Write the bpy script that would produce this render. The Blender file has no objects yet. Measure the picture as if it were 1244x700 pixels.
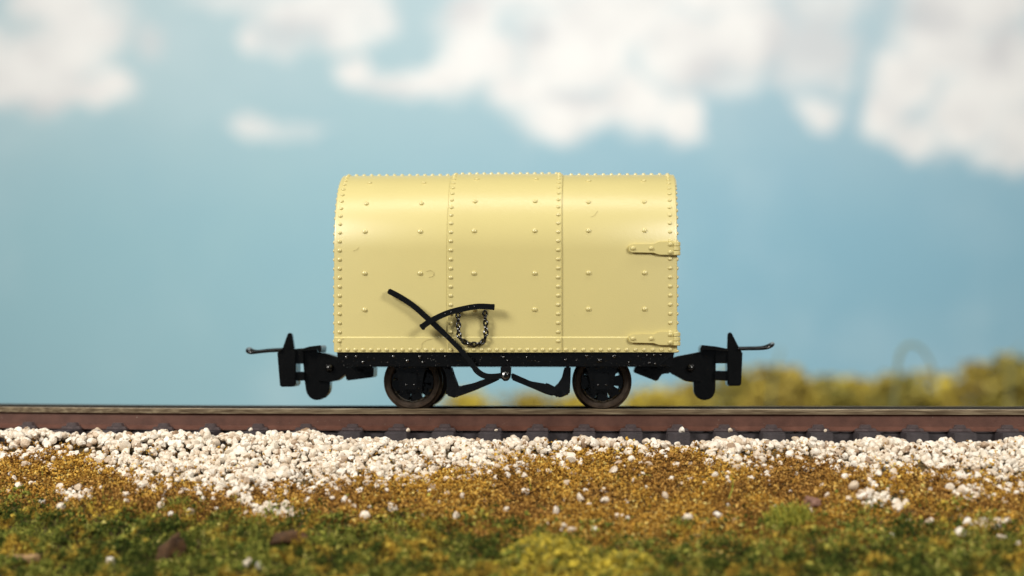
import bpy, bmesh, math, random
import numpy as np
from mathutils import Vector, Matrix, noise as mnoise

random.seed(7)
rng = np.random.default_rng(11)
S = bpy.context.scene
COL = S.collection
R = math.radians

# ------------------------------------------------------------------ camera constants
F = 2330.0            # focal length in photograph pixels
CX, HY = 622.0, 425.0  # principal column, eye-level row
CAM = Vector((0.0, -23.3, 0.728))
YAW = R(-2.4)
WC = Vector((-0.035, 1.0, 0.0))            # wagon centre on rail level
WM = Matrix.Translation(WC) @ Matrix.Rotation(YAW, 4, 'Z')
WMI = WM.inverted()

def ray(px, py):
    return Vector(((px - CX) / F, 1.0, (HY - py) / F))

def wl(px, py, y):
    """a point of the wagon's own frame on its plane y"""
    o = WMI @ CAM
    d = WMI.to_3x3() @ ray(px, py)
    return o + d * ((y - o.y) / d.y)

def project(x, y, z):
    d = y - CAM.y
    return CX + (x - CAM.x) / d * F, HY - (z - CAM.z) / d * F

# ------------------------------------------------------------------ materials
def new_mat(name):
    m = bpy.data.materials.new(name)
    m.use_nodes = True
    nt = m.node_tree
    for n in list(nt.nodes):
        nt.nodes.remove(n)
    out = nt.nodes.new('ShaderNodeOutputMaterial')
    b = nt.nodes.new('ShaderNodeBsdfPrincipled')
    nt.links.new(b.outputs[0], out.inputs[0])
    return m, nt, b

def srgb(r, g, b):
    f = lambda c: (c / 255 / 12.92) if c <= 10 else ((c / 255 + 0.055) / 1.055) ** 2.4
    return (f(r), f(g), f(b), 1)

def ramp(nt, stops, interp='LINEAR'):
    n = nt.nodes.new('ShaderNodeValToRGB')
    n.color_ramp.interpolation = interp
    e = n.color_ramp.elements
    while len(e) < len(stops):
        e.new(0.5)
    for i, (p, c) in enumerate(stops):
        e[i].position = p
        e[i].color = c if len(c) == 4 else (*c, 1)
    return n

def tex_noise(nt, scale, detail=3, rough=0.55, coord='Object', dist=0.0):
    tc = nt.nodes.new('ShaderNodeTexCoord')
    n = nt.nodes.new('ShaderNodeTexNoise')
    n.inputs['Scale'].default_value = scale
    n.inputs['Detail'].default_value = detail
    n.inputs['Roughness'].default_value = rough
    n.inputs['Distortion'].default_value = dist
    nt.links.new(tc.outputs[coord], n.inputs['Vector'])
    return n

def bump(nt, b, height, strength, dist=0.01):
    n = nt.nodes.new('ShaderNodeBump')
    n.inputs['Strength'].default_value = strength
    n.inputs['Distance'].default_value = dist
    nt.links.new(height, n.inputs['Height'])
    nt.links.new(n.outputs[0], b.inputs['Normal'])
    return n

def mixc(nt, fac, a, b, mode='MIX'):
    n = nt.nodes.new('ShaderNodeMix')
    n.data_type = 'RGBA'
    n.blend_type = mode
    for sock, v in ((n.inputs[0], fac), (n.inputs[6], a), (n.inputs[7], b)):
        if hasattr(v, 'is_output'):
            nt.links.new(v, sock)
        else:
            sock.default_value = v
    return n.outputs[2]

def math_n(nt, op, a, b=None, c=None, clamp=False):
    n = nt.nodes.new('ShaderNodeMath')
    n.operation = op
    n.use_clamp = clamp
    for i, v in enumerate((a, b, c)):
        if v is None:
            continue
        if hasattr(v, 'is_output'):
            nt.links.new(v, n.inputs[i])
        else:
            n.inputs[i].default_value = v
    return n.outputs[0]

def smooth(nt, v, lo, hi):
    n = nt.nodes.new('ShaderNodeMapRange')
    n.interpolation_type = 'SMOOTHSTEP'
    n.inputs[1].default_value = lo
    n.inputs[2].default_value = hi
    n.inputs[3].default_value = 0
    n.inputs[4].default_value = 1
    nt.links.new(v, n.inputs[0])
    return n.outputs[0]

def mat_body():
    m, nt, b = new_mat('cream paint')
    big = tex_noise(nt, 1.6, 4)
    fine = tex_noise(nt, 55, 3)
    c1 = mixc(nt, big.outputs[0], (0.595, 0.510, 0.213, 1), (0.635, 0.545, 0.230, 1))
    speck = tex_noise(nt, 38, 2, 0.5)
    sp = smooth(nt, speck.outputs[0], 0.735, 0.78)
    c2 = mixc(nt, math_n(nt, 'MULTIPLY', sp, 0.35), c1, (0.30, 0.25, 0.12, 1))
    nt.links.new(c2, b.inputs['Base Color'])
    b.inputs['Roughness'].default_value = 0.34
    b.inputs['Specular IOR Level'].default_value = 0.85
    bump(nt, b, fine.outputs[0], 0.10, 0.012)
    return m

def mat_black(name, base=0.006, rough=0.34, bs=0.25, scale=26, dust=0.0, spec=0.3, det=2):
    m, nt, b = new_mat(name)
    n = tex_noise(nt, scale, det, 0.6)
    b.inputs['Specular IOR Level'].default_value = spec
    col = (base, base, base * 0.98, 1)
    if dust > 0:  # pale flecks: glossy glints painted into the colour, along with dust
        n2 = tex_noise(nt, 30, 6, 0.72, dist=0.6)
        f = smooth(nt, n2.outputs[0], 0.635, 0.70)
        c = mixc(nt, math_n(nt, 'MULTIPLY', f, dust), col, (0.46, 0.43, 0.39, 1))
        nt.links.new(c, b.inputs['Base Color'])
    else:
        b.inputs['Base Color'].default_value = col
    b.inputs['Roughness'].default_value = rough
    bump(nt, b, n.outputs[0], bs, 0.02)
    return m

def mat_tread():
    m, nt, b = new_mat('worn steel tyre')
    n = tex_noise(nt, 12, 5, 0.6)
    r_ = ramp(nt, [(0.3, (0.055, 0.040, 0.030)), (0.7, (0.14, 0.105, 0.080))])
    nt.links.new(n.outputs[0], r_.inputs[0])
    nt.links.new(r_.outputs[0], b.inputs['Base Color'])
    b.inputs['Metallic'].default_value = 0.55
    b.inputs['Roughness'].default_value = 0.42
    bump(nt, b, n.outputs[0], 0.15, 0.01)
    return m

def mat_rail_paint():
    m, nt, b = new_mat('rust brown rail paint')
    n = tex_noise(nt, 5, 5, 0.6)
    r_ = ramp(nt, [(0.3, (0.070, 0.025, 0.015)), (0.7, (0.125, 0.050, 0.032))])
    nt.links.new(n.outputs[0], r_.inputs[0])
    d = tex_noise(nt, 30, 3, 0.6)
    f = smooth(nt, d.outputs[0], 0.70, 0.75)
    c = mixc(nt, math_n(nt, 'MULTIPLY', f, 0.6), r_.outputs[0], (0.40, 0.33, 0.27, 1))
    nt.links.new(c, b.inputs['Base Color'])
    b.inputs['Roughness'].default_value = 0.55
    f2 = tex_noise(nt, 60, 3, 0.6)
    bump(nt, b, f2.outputs[0], 0.3, 0.01)
    return m

def mat_rail_steel():
    m, nt, b = new_mat('tarnished rail head')
    tc = nt.nodes.new('ShaderNodeTexCoord')
    mp = nt.nodes.new('ShaderNodeMapping')
    mp.inputs['Scale'].default_value = (1.5, 30, 30)
    n = nt.nodes.new('ShaderNodeTexNoise')
    n.inputs['Scale'].default_value = 1.6
    n.inputs['Detail'].default_value = 6
    nt.links.new(tc.outputs['Object'], mp.inputs[0])
    nt.links.new(mp.outputs[0], n.inputs['Vector'])
    r_ = ramp(nt, [(0.3, (0.09, 0.062, 0.036)), (0.5, (0.19, 0.14, 0.085)), (0.75, (0.38, 0.31, 0.20))])
    nt.links.new(n.outputs[0], r_.inputs[0])
    nt.links.new(r_.outputs[0], b.inputs['Base Color'])
    b.inputs['Metallic'].default_value = 0.25
    b.inputs['Roughness'].default_value = 0.40
    bump(nt, b, n.outputs[0], 0.2, 0.01)
    return m

def mat_plain_noise(name, c0, c1, scale=8, rough=0.7, bs=0.3, bscale=40):
    m, nt, b = new_mat(name)
    n = tex_noise(nt, scale, 4, 0.6)
    r_ = ramp(nt, [(0.3, c0), (0.7, c1)])
    nt.links.new(n.outputs[0], r_.inputs[0])
    nt.links.new(r_.outputs[0], b.inputs['Base Color'])
    b.inputs['Roughness'].default_value = rough
    n2 = tex_noise(nt, bscale, 4, 0.6)
    bump(nt, b, n2.outputs[0], bs, 0.02)
    return m

def mat_island(name, stops, patch=None, patch2=None, rough=0.8, bs=0.0, sss=0.0, spec=0.4, transl=False):
    """colour varies from piece to piece; patch = (noise scale, stops2, lo, hi) blends in a second range by place"""
    m, nt, b = new_mat(name)
    g = nt.nodes.new('ShaderNodeNewGeometry')
    r_ = ramp(nt, stops)
    nt.links.new(g.outputs['Random Per Island'], r_.inputs[0])
    c = r_.outputs[0]
    for off, pt in enumerate((patch, patch2)):
        if not pt:
            continue
        sc, st2, lo, hi = pt
        r2 = ramp(nt, st2)
        nt.links.new(g.outputs['Random Per Island'], r2.inputs[0])
        n = tex_noise(nt, sc, 3, 0.6)
        if off:
            n.noise_dimensions = '4D'
            n.inputs['W'].default_value = 4.7
        c = mixc(nt, smooth(nt, n.outputs[0], lo, hi), c, r2.outputs[0])
    nt.links.new(c, b.inputs['Base Color'])
    b.inputs['Roughness'].default_value = rough
    b.inputs['Specular IOR Level'].default_value = spec
    if sss:
        b.inputs['Subsurface Weight'].default_value = sss
        b.inputs['Subsurface Radius'].default_value = (0.04, 0.03, 0.02)
        b.inputs['Subsurface Scale'].default_value = 1.0
    if bs:
        n2 = tex_noise(nt, 45, 4, 0.6)
        bump(nt, b, n2.outputs[0], bs, 0.012)
    return m

M = {
    'body': mat_body(),
    'black': mat_black('black glossy plastic', 0.0025, 0.20, 0.8, 12, spec=1.0),
    'frame': mat_black('black chassis plastic', 0.0025, 0.15, 1.0, 13, dust=0.5, spec=0.7),  # flecks in the colour imitate glints off the bumpy moulding
    'lever': mat_black('black lever paint', 0.0025, 0.16, 1.0, 13, dust=0.08, spec=1.0),
    'hook': mat_black('black coupler plastic', 0.0028, 0.22, 0.5, 8, spec=0.6),
    'hub': mat_black('black wheel centre', 0.0022, 0.14, 0.7, 10, spec=0.8),
    'tread': mat_tread(),
    'railp': mat_rail_paint(),
    'rails': mat_rail_steel(),
    'raild': mat_plain_noise('dark far rail head', (0.012, 0.009, 0.006), (0.03, 0.024, 0.015), 8, 0.5, 0.2),  # darker tone, used on the far rail's head only
    'sleeper': mat_plain_noise('dark grey sleeper plastic', (0.030, 0.024, 0.027), (0.055, 0.045, 0.050), 10, 0.6),
    'chair': mat_plain_noise('brown grey chair plastic', (0.050, 0.033, 0.033), (0.095, 0.066, 0.066), 14, 0.55),
    'soil': mat_plain_noise('dark brown soil', (0.030, 0.020, 0.006), (0.13, 0.085, 0.022), 4, 0.9, 0.6, 30),
    'stone': mat_island('cream quartz ballast',
                        [(0.0, srgb(150, 120, 92)), (0.06, srgb(204, 182, 156)), (0.35, srgb(229, 215, 195)), (1.0, srgb(244, 236, 223))],
                        rough=0.34, bs=1.0, sss=0.0, spec=0.55),
    'brown': mat_island('golden brown flock',
                        [(0.0, (0.100, 0.041, 0.009)), (0.25, (0.270, 0.129, 0.020)), (0.6, (0.538, 0.296, 0.045)), (0.9, (0.701, 0.435, 0.090)), (1.0, (0.727, 0.621, 0.224))],
                        patch=(1.3, [(0.0, (0.081, 0.034, 0.009)), (0.3, (0.187, 0.084, 0.018)), (0.65, (0.362, 0.186, 0.040)), (1.0, (0.607, 0.351, 0.095))], 0.42, 0.62),
                        rough=0.85, spec=0.1),
    'green': mat_island('mixed green flock',
                        [(0.0, (0.059, 0.081, 0.014)), (0.35, (0.145, 0.169, 0.026)), (0.7, (0.263, 0.269, 0.045)), (0.93, (0.446, 0.413, 0.085)), (1.0, (0.722, 0.625, 0.200))],
                        patch=(2.4, [(0.0, (0.171, 0.088, 0.014)), (0.5, (0.394, 0.250, 0.032)), (1.0, (0.630, 0.450, 0.070))], 0.47, 0.58),
                        patch2=(3.3, [(0.0, (0.019, 0.033, 0.005)), (0.6, (0.053, 0.077, 0.012)), (1.0, (0.158, 0.175, 0.030))], 0.47, 0.57),
                        rough=0.8, spec=0.12),
    'yellow': mat_island('yellow flock', [(0.0, (0.12, 0.105, 0.010)), (0.5, (0.30, 0.245, 0.018)), (1.0, (0.54, 0.40, 0.03))], rough=0.7),
    'limeg': mat_island('yellow green fibre', [(0.0, (0.16, 0.19, 0.02)), (0.5, (0.36, 0.36, 0.04)), (1.0, (0.55, 0.46, 0.06))], rough=0.7),
    'ochre': mat_island('ochre bush flock', [(0.0, (0.128, 0.090, 0.008)), (0.5, (0.289, 0.209, 0.014)), (1.0, (0.425, 0.328, 0.028))], rough=0.7),
    'olive': mat_island('olive bush flock', [(0.0, (0.050, 0.051, 0.007)), (0.5, (0.149, 0.123, 0.013)), (1.0, (0.297, 0.221, 0.028))], rough=0.7),
    'rust': mat_island('russet bush flock', [(0.0, (0.081, 0.055, 0.007)), (0.5, (0.194, 0.138, 0.013)), (1.0, (0.323, 0.242, 0.024))], rough=0.7),
    'straw': mat_plain_noise('straw fibre', (0.30, 0.20, 0.05), (0.46, 0.34, 0.11), 10, 0.6, 0.1),
    'bark': mat_plain_noise('brown bark crumb', (0.030, 0.013, 0.004), (0.13, 0.060, 0.018), 9, 0.9, 1.0, 12),
    'tan': mat_plain_noise('tan bark chip', (0.26, 0.15, 0.06), (0.42, 0.27, 0.13), 8, 0.8, 0.4, 20),
    'red': mat_plain_noise('pinkish brown stone', (0.16, 0.075, 0.05), (0.30, 0.16, 0.11), 8, 0.7, 0.4, 20),
    'stem': mat_plain_noise('dark stem', (0.05, 0.03, 0.012), (0.10, 0.06, 0.02), 8, 0.8),
    'sedge': mat_plain_noise('dry sedge', (0.10, 0.11, 0.04), (0.16, 0.16, 0.06), 8, 0.7, 0.1),
    'fibre': mat_plain_noise('dark dust fibre', (0.34, 0.27, 0.11), (0.42, 0.34, 0.14), 8, 0.6, 0.0),
}

# ------------------------------------------------------------------ object helpers
def link_mesh(name, me, mat=None, parent=None, smooth_angle=None):
    o = bpy.data.objects.new(name, me)
    COL.objects.link(o)
    if mat is not None:
        for mm in (mat if isinstance(mat, (list, tuple)) else [mat]):
            me.materials.append(mm)
    if smooth_angle is not None:
        me.shade_smooth()
        me.set_sharp_from_angle(angle=R(smooth_angle))
    if parent is not None:
        o.parent = parent
    return o

def bm_obj(name, bm, mat, parent=None, angle=35):
    bmesh.ops.recalc_face_normals(bm, faces=bm.faces)
    me = bpy.data.meshes.new(name)
    bm.to_mesh(me)
    bm.free()
    return link_mesh(name, me, mat, parent, angle)

def thing(name, label, cat, loc=(0, 0, 0), rz=0.0, group=None):
    o = bpy.data.objects.new(name, None)
    COL.objects.link(o)
    o.location = loc
    o.rotation_euler = (0, 0, rz)
    tag(o, label, cat, group)
    return o

def tag(o, label=None, cat=None, group=None, kind=None):
    if label: o['label'] = label
    if cat: o['category'] = cat
    if group: o['group'] = group
    if kind: o['kind'] = kind
    return o

def add_prism(bm, front, ydepth, bev=0.0):
    """front: points of the near outline (x,y,z); extruded straight back along +y by ydepth"""
    n = len(front)
    a = [bm.verts.new(p) for p in front]
    b = [bm.verts.new((p[0], p[1] + ydepth, p[2])) for p in front]
    fs = [bm.faces.new(a), bm.faces.new(list(reversed(b)))]
    for i in range(n):
        fs.append(bm.faces.new((a[i], b[i], b[(i + 1) % n], a[(i + 1) % n])))
    if bev > 0:
        es = list({e for f in fs for e in f.edges})
        bmesh.ops.bevel(bm, geom=es, offset=bev, segments=2, affect='EDGES', clamp_overlap=True)

def px_prism(bm, pts, y0, depth, bev=0.006):
    add_prism(bm, [wl(px, py, y0) for px, py in pts], depth, bev)

def add_tube(bm, pts, r, seg=8, closed=False, cap=True, flat=1.0):
    pts = [Vector(p) for p in pts]
    n = len(pts)
    rings = []
    up0 = None
    for i, p in enumerate(pts):
        if closed:
            t = (pts[(i + 1) % n] - pts[i - 1]).normalized()
        else:
            t = (pts[min(i + 1, n - 1)] - pts[max(i - 1, 0)]).normalized()
        if up0 is None:
            up0 = Vector((0, 0, 1)) if abs(t.z) < 0.9 else Vector((0, 1, 0))
        side = t.cross(up0).normalized()
        up = side.cross(t).normalized()
        up0 = up
        rr = r[i] if isinstance(r, (list, tuple)) else r
        rings.append([bm.verts.new(p + side * math.cos(2 * math.pi * k / seg) * rr + up * math.sin(2 * math.pi * k / seg) * rr * flat) for k in range(seg)])
    m = n if closed else n - 1
    for i in range(m):
        A, B = rings[i], rings[(i + 1) % n]
        for k in range(seg):
            bm.faces.new((A[k], A[(k + 1) % seg], B[(k + 1) % seg], B[k]))
    if not closed and cap:
        bm.faces.new(list(reversed(rings[0])))
        bm.faces.new(rings[-1])

def add_dome(bm, p, nrm, r, h, seg=10):
    nrm = Vector(nrm).normalized()
    a = nrm.orthogonal().normalized()
    b = nrm.cross(a)
    p = Vector(p)
    prev = None
    for j, (rr, hh) in enumerate(((1.0, -0.25), (0.97, 0.25), (0.80, 0.66), (0.45, 0.93))):
        ring = [bm.verts.new(p + (a * math.cos(2 * math.pi * k / seg) + b * math.sin(2 * math.pi * k / seg)) * r * rr + nrm * h * hh) for k in range(seg)]
        if prev:
            for k in range(seg):
                bm.faces.new((prev[k], prev[(k + 1) % seg], ring[(k + 1) % seg], ring[k]))
        prev = ring
    top = bm.verts.new(p + nrm * h)
    for k in range(seg):
        bm.faces.new((prev[k], prev[(k + 1) % seg], top))

def add_lathe_y(bm, c, prof, seg=48):
    """prof: (radius, y offset) rings about an axis along y through c; closed with centre fans when radius 0"""
    prev = None
    for r_, yo in prof:
        if r_ <= 1e-6:
            ring = [bm.verts.new((c[0], c[1] + yo, c[2]))]
        else:
            ring = [bm.verts.new((c[0] + r_ * math.cos(2 * math.pi * k / seg), c[1] + yo, c[2] + r_ * math.sin(2 * math.pi * k / seg))) for k in range(seg)]
        if prev:
            for k in range(seg):
                k2 = (k + 1) % seg
                if len(ring) == 1 and len(prev) == 1:
                    continue
                if len(ring) == 1:
                    bm.faces.new((prev[k], prev[k2], ring[0]))
                elif len(prev) == 1:
                    bm.faces.new((prev[0], ring[k2], ring[k]))
                else:
                    bm.faces.new((prev[k], prev[k2], ring[k2], ring[k]))
        prev = ring

def ribbon(pts, widths):
    """outline (px) of a bar along pts with the given widths"""
    n = len(pts)
    L, Rr = [], []
    for i in range(n):
        a = Vector(pts[max(i - 1, 0)]); b = Vector(pts[min(i + 1, n - 1)])
        t = (b - a).normalized()
        nn = Vector((-t.y, t.x))
        w = (widths[i] if isinstance(widths, (list, tuple)) else widths) / 2
        L.append(tuple(Vector(pts[i]) + nn * w))
        Rr.append(tuple(Vector(pts[i]) - nn * w))
    return L + list(reversed(Rr))

def spline(pts, k=5):
    out = []
    P = [Vector(p) for p in pts]
    n = len(P)
    for i in range(n - 1):
        p0, p1, p2, p3 = P[max(i - 1, 0)], P[i], P[i + 1], P[min(i + 2, n - 1)]
        for j in range(k):
            t = j / k
            out.append(0.5 * ((2 * p1) + (p2 - p0) * t + (2 * p0 - 5 * p1 + 4 * p2 - p3) * t * t + (3 * p1 - p0 - 3 * p2 + p3) * t ** 3))
    out.append(P[-1])
    return out

# ------------------------------------------------------------------ fast scatter
def ico(sub):
    bm = bmesh.new()
    bmesh.ops.create_icosphere(bm, subdivisions=sub, radius=1.0)
    bm.verts.ensure_lookup_table()
    V = np.array([v.co[:] for v in bm.verts])
    T = np.array([[v.index for v in f.verts] for f in bm.faces])
    bm.free()
    return V, T

def rock_variants(n, sub, amp, seed, chop=0.88):
    out = []
    V, T = ico(sub)
    for i in range(n):
        W = V.copy()
        r2 = np.random.default_rng(seed + i)
        # chop with random planes for an angular but worn stone
        for _ in range(9):
            d = r2.normal(size=3); d /= np.linalg.norm(d)
            h = r2.uniform(0.55, 0.90)
            dist = W @ d
            over = np.clip(dist - h, 0, None)
            W = W - over[:, None] * d[None, :] * chop
        off = Vector(r2.uniform(-50, 50, 3))
        f = np.array([mnoise.noise(Vector(v) * 2.2 + off) for v in V])
        W = W * (1 + amp * f)[:, None]
        W = W * r2.uniform(0.8, 1.18, 3)[None, :]
        out.append((W, T))
    return out

def rand_rot(n):
    q = rng.normal(size=(n, 4))
    q /= np.linalg.norm(q, axis=1)[:, None]
    w, x, y, z = q.T
    return np.stack([np.stack([1 - 2 * (y * y + z * z), 2 * (x * y - z * w), 2 * (x * z + y * w)], -1),
                     np.stack([2 * (x * y + z * w), 1 - 2 * (x * x + z * z), 2 * (y * z - x * w)], -1),
                     np.stack([2 * (x * z - y * w), 2 * (y * z + x * w), 1 - 2 * (x * x + y * y)], -1)], 1)

def scatter_mesh(name, variants, pos, scale, rot=None, smooth_f=True, sharp=0):
    pos = np.asarray(pos, float)
    n = len(pos)
    scale = np.asarray(scale, float)
    if scale.ndim == 1:
        scale = np.repeat(scale[:, None], 3, 1)
    if rot is None:
        rot = rand_rot(n)
    which = rng.integers(0, len(variants), n)
    VV, TT, base = [], [], 0
    for k, (V, T) in enumerate(variants):
        idx = np.nonzero(which == k)[0]
        if len(idx) == 0:
            continue
        P = V[None] * scale[idx][:, None, :]
        P = np.einsum('nij,nvj->nvi', rot[idx], P) + pos[idx][:, None, :]
        VV.append(P.reshape(-1, 3))
        TT.append((T[None] + (np.arange(len(idx)) * len(V))[:, None, None] + base).reshape(-1, 3))
        base += len(idx) * len(V)
    V = np.concatenate(VV); T = np.concatenate(TT)
    me = bpy.data.meshes.new(name)
    me.vertices.add(len(V)); me.vertices.foreach_set('co', V.astype(np.float32).ravel())
    me.loops.add(T.size); me.loops.foreach_set('vertex_index', T.astype(np.int32).ravel())
    me.polygons.add(len(T))
    me.polygons.foreach_set('loop_start', (np.arange(len(T)) * 3).astype(np.int32))
    me.update(calc_edges=True)
    me.polygons.foreach_set('use_smooth', np.full(len(T), smooth_f))
    me.validate()
    if sharp:
        me.set_sharp_from_angle(angle=R(sharp))
    return me

def crumb_variants(n, seed):
    out = []
    V0 = np.array([[1, 0, 0], [-1, 0, 0], [0, 1, 0], [0, -1, 0], [0, 0, 1], [0, 0, -1]], float)
    T0 = np.array([[0, 2, 4], [2, 1, 4], [1, 3, 4], [3, 0, 4], [2, 0, 5], [1, 2, 5], [3, 1, 5], [0, 3, 5]])
    r2 = np.random.default_rng(seed)
    for i in range(n):
        out.append((V0 * r2.uniform(0.7, 1.3, (6, 1)) + r2.normal(0, 0.25, (6, 3)), T0))
    return out

def blade_variants(n, seed):
    """short curved fibres, root at origin, growing along +z (unit length)"""
    out = []
    r2 = np.random.default_rng(seed)
    for i in range(n):
        bend = r2.uniform(0.1, 0.7); w = r2.uniform(0.05, 0.09)
        zs = [0, 0.5, 1.0]
        V, T = [], []
        for j, z in enumerate(zs):
            ww = w * (1 - 0.75 * z)
            x = bend * z * z
            V += [[x, -ww, z * (1 - 0.25 * bend * z)], [x, ww, z * (1 - 0.25 * bend * z)], [x - 0.6 * ww, 0, z * (1 - 0.25 * bend * z)]]
        for j in range(2):
            a, b = j * 3, j * 3 + 3
            for k in range(3):
                k2 = (k + 1) % 3
                T += [[a + k, a + k2, b + k2], [a + k, b + k2, b + k]]
        out.append((np.array(V), np.array(T)))
    return out

def tilt_rot(n, maxtilt):
    az = rng.uniform(0, 2 * np.pi, n); sp = rng.uniform(0, 2 * np.pi, n)
    ti = np.abs(rng.normal(0, maxtilt, n))
    def Rz(a):
        c, s, o, z = np.cos(a), np.sin(a), np.ones_like(a), np.zeros_like(a)
        return np.stack([np.stack([c, -s, z], -1), np.stack([s, c, z], -1), np.stack([z, z, o], -1)], 1)
    def Ry(a):
        c, s, o, z = np.cos(a), np.sin(a), np.ones_like(a), np.zeros_like(a)
        return np.stack([np.stack([c, z, s], -1), np.stack([z, o, z], -1), np.stack([-s, z, c], -1)], 1)
    return Rz(az) @ Ry(ti) @ Rz(sp)

# ------------------------------------------------------------------ ground shape
def curve_off(x):
    x = np.asarray(x, float)
    return np.where(x < -2.4, 0.034 * (x + 2.4) ** 2, 0.0)

TY = math.tan(-YAW)
def axis_y(x):          # shift of the track (and its embankment) away from the camera at x
    return -(np.asarray(x, float) - WC.x) * TY + curve_off(x)

PT = np.array([-12, -9, -6, -4, -3, -2, -1.3, -0.62, -0.30, -0.04, 2.06, 2.4, 3.2, 6, 9, 60.0])
PZ = np.array([-4.2, -3.4, -2.65, -2.03, -1.63, -1.20, -0.87, -0.590, -0.475, -0.440, -0.440, -0.42, -0.9, -2.2, -2.5, -2.5])

def lump(x, y):
    return (np.sin(2.1 * x + 1.3) * np.cos(2.7 * y + 0.4) * 0.5 + np.sin(4.3 * x - 2.1 * y + 0.7) * 0.3 + np.sin(7.9 * x + 5.3 * y) * 0.16
            + np.sin(13.7 * x - 9.1 * y + 2.0) * 0.09)

def ground_z(x, y):
    t = np.asarray(y, float) - axis_y(x)
    z = np.interp(t, PT, PZ)
    k = np.clip((-0.3 - t) / 1.2, 0, 1) + np.clip((t - 2.6) / 2, 0, 1)
    return z + lump(x, y) * (0.012 + 0.055 * k)

def on_ground(px, py):
    d = ray(px, py)
    s = 17.0
    last = None
    while s < 26:
        p = CAM + d * s
        if p.z <= float(ground_z(p.x, p.y)):
            return p
        s += 0.01
    return CAM + d * 23.0

def axes(lo, flo, fhi, hi, fine, coarse):
    a = list(np.arange(lo, flo, coarse)) + list(np.arange(flo, fhi, fine)) + list(np.arange(fhi, hi + coarse, coarse))
    return np.array(a)

xs = axes(-46, -8, 8, 46, 0.08, 2.0)
ys = np.concatenate([np.arange(-12, -5, 0.5), np.arange(-5, 3.4, 0.07), np.arange(3.4, 10, 0.4), np.arange(10, 49, 3)])
GX, GY = np.meshgrid(xs, ys)
GZ = ground_z(GX, GY)
nx, ny = len(xs), len(ys)
V = np.stack([GX, GY, GZ], -1).reshape(-1, 3)
ii = (np.arange(ny - 1)[:, None] * nx + np.arange(nx - 1)[None]).ravel()
me = bpy.data.meshes.new('ground')
me.from_pydata(V.tolist(), [], np.stack([ii, ii + 1, ii + 1 + nx, ii + nx], -1).tolist())
tag(link_mesh('ground', me, M['soil'], None, 60), kind='structure')

# ------------------------------------------------------------------ ballast, turf
WB_X = [-60, 0, 40, 100, 150, 200, 260, 300, 350, 400, 450, 500, 560, 600, 640, 680, 720, 770, 810, 840, 880, 930, 980, 1020, 1060, 1110, 1150, 1200, 1244, 1320]
WB_Y = [556, 553, 552, 558, 578, 592, 598, 602, 596, 590, 588, 582, 577, 569, 563, 556, 553, 551, 545, 553, 566, 564, 560, 567, 580, 574, 578, 588, 597, 600]
GB_X = [-60, 0, 60, 120, 200, 300, 360, 450, 520, 600, 680, 760, 850, 950, 1050, 1130, 1244, 1320]
GB_Y = [614, 614, 622, 624, 632, 634, 638, 636, 634, 650, 668, 670, 662, 650, 644, 640, 654, 654]

def wob(x, y, s=1.0):
    return (np.sin(x * 6.1 + y * 3.3) * 4 + np.sin(x * 13.0 - y * 7.0 + 1.1) * 4 + np.sin(x * 27.0 + y * 19.0) * 3) * s

def fields(x, y):
    z = ground_z(x, y)
    px, py = project(x, y, z)
    wb = np.interp(px, WB_X, WB_Y) + wob(x, y)
    gb = np.interp(px, GB_X, GB_Y) + wob(x + 3, y, 1.1)
    return z, px, py, wb, gb

PATCH = [(332, 621, 40, 10), (1062, 606, 26, 14), (1092, 612, 14, 12), (1195, 637, 34, 7), (90, 602, 26, 9), (296, 610, 16, 8), (1176, 600, 26, 10)]
def in_patch(px, py):
    r_ = np.zeros_like(px)
    for a, b, c, d in PATCH:
        r_ = np.maximum(r_, 1 - ((px - a) / c) ** 2 - ((py - b) / d) ** 2)
    return r_

rocks = rock_variants(14, 2, 0.10, 100, 0.97)
# stones of the ballast bed: two layers
N = 42000
x = rng.uniform(-9.5, 9.5, N); t = rng.uniform(-2.6, 2.75, N)
y = t + axis_y(x)
z, px, py, wb, gb = fields(x, y)
soft = rng.normal(0, 10, N)
keep = (py + soft < wb) & (t < 2.7)
keep |= (in_patch(px, py) > rng.uniform(0, 0.6, N)) & (rng.random(N) < 0.8)
keep |= (rng.random(N) < 0.014) & (py < gb - 6)
keep &= ~((t > 0.05) & (t < 1.9) & (rng.random(N) < 0.65))          # fewer inside the track, where none show
# keep the sleeper ends and rails free
SL_P = 0.571
ph = ((x - 0.06) / SL_P) % 1.0
onsl = (np.abs(ph - 0.5) < 0.30) & (t > -0.13) & (t < 2.13)
rr = np.clip(rng.lognormal(np.log(0.039), 0.26, N), 0.020, 0.070)
keep &= ~onsl
x, y, z, t, rr, px, py, wb = (a[keep] for a in (x, y, z, t, rr, px, py, wb))
lift = rng.uniform(0.0, 0.055, len(x)) + np.where((t < -0.02) & (t > -0.5), np.abs(lump(x * 2.3, y * 2)) * 0.05, 0)
lift = lift + 0.075 * np.clip((-1.2 - x) / 1.6, 0, 1) * np.clip((t + 0.7) / 0.3, 0, 1)
lift = np.where((t > -0.02) & (t < 2), np.minimum(lift, 0.03) - 0.15, lift)
lift = np.where(py > wb - 6, lift * 0.4, lift)
me = scatter_mesh('ballast', rocks, np.stack([x, y, z + lift], -1), rr, sharp=32)
tag(link_mesh('ballast', me, M['stone']), kind='stuff')
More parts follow.
